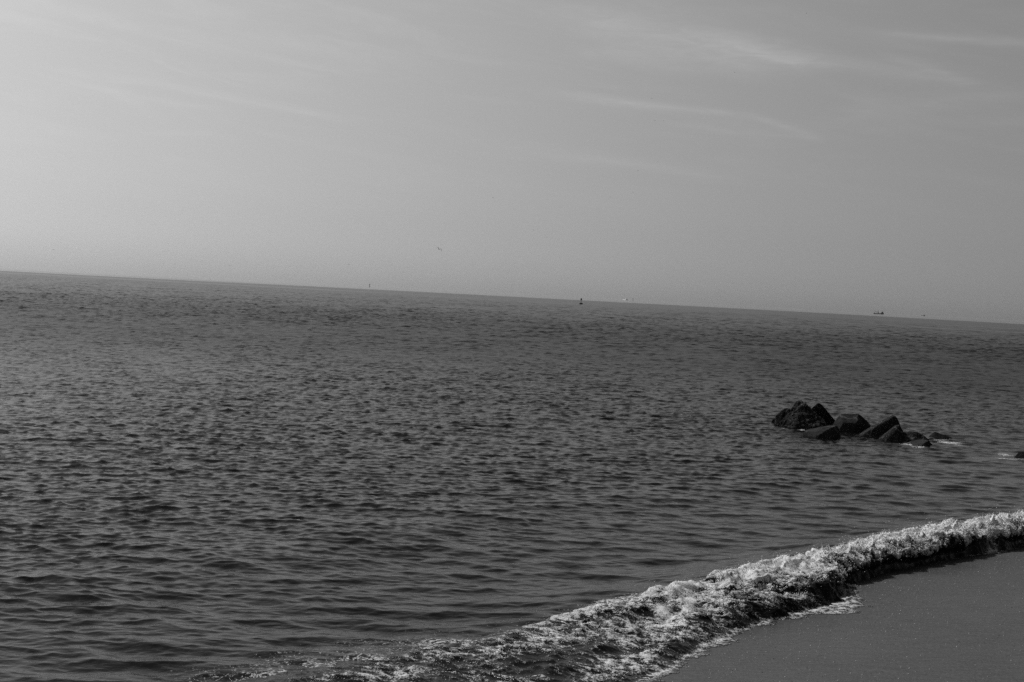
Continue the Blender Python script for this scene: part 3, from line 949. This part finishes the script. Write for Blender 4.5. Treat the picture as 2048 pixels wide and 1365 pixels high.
def gull_mesh(dihedral, droop, sweep):
    """one continuous bird: spindle body with bent wings, wings along x, flying along +y"""
    bm = bmesh.new()
    prof = [(-0.27, 0.015, 0.006), (-0.2, 0.05, 0.012), (-0.1, 0.05, 0.045), (0.02, 0.06, 0.058), (0.12, 0.048, 0.05), (0.18, 0.03, 0.032), (0.225, 0.034, 0.034), (0.265, 0.016, 0.016), (0.305, 0.004, 0.004)]
    rings = []
    for (y, rx, rz) in prof:
        rings.append([bm.verts.new((rx * math.cos(2 * math.pi * k / 8), y, rz * math.sin(2 * math.pi * k / 8))) for k in range(8)])
    skip = set()
    for i, (a, b) in enumerate(zip(rings, rings[1:])):
        for k in range(8):
            if i in (2, 3) and k in (0, 7, 3, 4) and k in (0, 3):
                skip.add((i, k)); continue
            bm.faces.new((a[k], a[(k + 1) % 8], b[(k + 1) % 8], b[k]))
    bm.faces.new(rings[0]); bm.faces.new(rings[-1][::-1])
    for side in (1, -1):
        k0, k1 = (0, 1) if side == 1 else (4, 3)
        lo = [rings[i][k0] for i in (2, 3, 4)]; hi = [rings[i][k1] for i in (2, 3, 4)]
        prev = (lo, hi)
        stations = [(0.24, 0.24 * math.tan(dihedral), 0.0, 0.155), (0.40, 0.40 * math.tan(dihedral), 0.02 + sweep * .3, 0.12),
                    (0.56, 0.40 * math.tan(dihedral) - 0.16 * math.tan(droop), -0.02, 0.085), (0.68, 0.40 * math.tan(dihedral) - 0.28 * math.tan(droop), -0.07 - sweep, 0.02)]
        for (x, z, yc, ch) in stations:
            l2 = [bm.verts.new((side * x, yc + f * ch, z - 0.008)) for f in (-0.75, -0.1, 0.5)]
            h2 = [bm.verts.new((side * x, yc + f * ch, z + 0.010)) for f in (-0.75, -0.1, 0.5)]
            for i in range(2):
                bm.faces.new((prev[0][i], prev[0][i + 1], l2[i + 1], l2[i]))
                bm.faces.new((prev[1][i], prev[1][i + 1], h2[i + 1], h2[i]))
            bm.faces.new((prev[0][0], prev[1][0], h2[0], l2[0]))
            bm.faces.new((prev[0][2], prev[1][2], h2[2], l2[2]))
            prev = (l2, h2)
        bm.faces.new((prev[0][0], prev[0][1], prev[1][1], prev[1][0]))
        bm.faces.new((prev[0][1], prev[0][2], prev[1][2], prev[1][1]))
    bmesh.ops.recalc_face_normals(bm, faces=bm.faces)
    me = bpy.data.meshes.new('flying_bird'); bm.to_mesh(me); bm.free()
    me.materials.append(M_gull)
    me.shade_smooth()
    return me


gulls = [gull_mesh(math.radians(a), math.radians(b), c) for (a, b, c) in ((38, 62, 0.02), (12, 25, 0.03), (-8, 12, 0.02), (26, 10, 0.02))]
birds = [  # px, py, distance (m), mesh, yaw, label
    (878, 499, 215, 0, 0.5, 'nearest dark bird with bent wings above the middle of the horizon'),
    (986, 396, 420, 1, 0.9, 'bird speck right of and well above the nearest bird'),
    (1221, 394, 430, 2, 0.2, 'bird speck high above the black buoy, left of a fainter one'),
    (1266, 385, 520, 1, 1.2, 'fainter bird speck just right of the one above the buoy'),
    (1067, 461, 470, 3, 0.4, 'left bird of the low pair between nearest bird and buoy'),
    (1093, 475, 450, 1, 0.7, 'right bird of the low pair between nearest bird and buoy'),
    (1013, 482, 600, 2, 0.3, 'faint low bird right of the nearest bird'),
    (1276, 342, 440, 3, 0.5, 'bird speck below the pair in the right half of the sky'),
    (1310, 241, 450, 2, 0.8, 'left bird of the close pair under the cirrus'),
    (1327, 242, 470, 1, 1.9, 'right bird of the close pair under the cirrus'),
    (1303, 197, 400, 2, 0.3, 'bird speck just above the close pair'),
    (1415, 337, 600, 1, 1.0, 'lone faint bird right of the others at mid sky height'),
    (1315, 324, 560, 2, 0.3, 'faint bird speck under the close pair'),
    (1469, 145, 520, 3, 0.5, 'bird speck just beneath the brightest cirrus streak'),
    (1613, 27, 520, 1, 1.4, 'highest bird speck near the top edge of the sky'),
    (107, 500, 460, 3, 0.9, 'lone bird speck near the left edge above the horizon'),
    (404, 522, 470, 1, 1.2, 'bird speck low over the left horizon, left of a gliding bird'),
    (459, 531, 330, 2, 0.1, 'bird gliding flat low over the left horizon'),
    (422, 542, 560, 2, 0.6, 'lowest bird, just above the left horizon'),
    (698, 530, 480, 3, 0.8, 'bird speck above the faint sea marker, left of it'),
    (815, 535, 420, 2, 0.4, 'bird speck low between the sea marker and nearest bird'),
    (287, 295, 600, 1, 0.7, 'lone faint bird high in the left sky'),
]
for (px, py, dd, k, yaw, lab) in birds:
    o = link('flying_bird', gulls[k])
    o.location = Vector(at_depth(px, py, dd * (1.35 if dd < 300 else 1.6)))
    o.rotation_euler = (0.1, random.uniform(-0.25, 0.25) if k else 0.42, yaw)
    tag(o, lab, 'bird', 'birds over the sea')

# ----------------------------------------------------------------- sea haze
HAZE = 2.6e-5
bm = bmesh.new()
box(bm, (-16500, -60, -3), (16500, 17200, 230))
bmesh.ops.recalc_face_normals(bm, faces=bm.faces)
me = bpy.data.meshes.new('haze'); bm.to_mesh(me); bm.free()
mh = bpy.data.materials.new('sea_haze'); mh.use_nodes = True
Hn = NT(mh.node_tree); Hn.n.clear()
ho = Hn.node('ShaderNodeOutputMaterial'); pv = Hn.node('ShaderNodeVolumePrincipled')
pv.inputs['Color'].default_value = (0.98, 0.98, 0.98, 1)
pv.inputs['Density'].default_value = HAZE
pv.inputs['Anisotropy'].default_value = 0.5
Hn.l.new(pv.outputs[0], ho.inputs['Volume'])
haze = link('haze', me, mh)
tag(haze, 'thin pale sea haze', 'haze', kind='stuff')
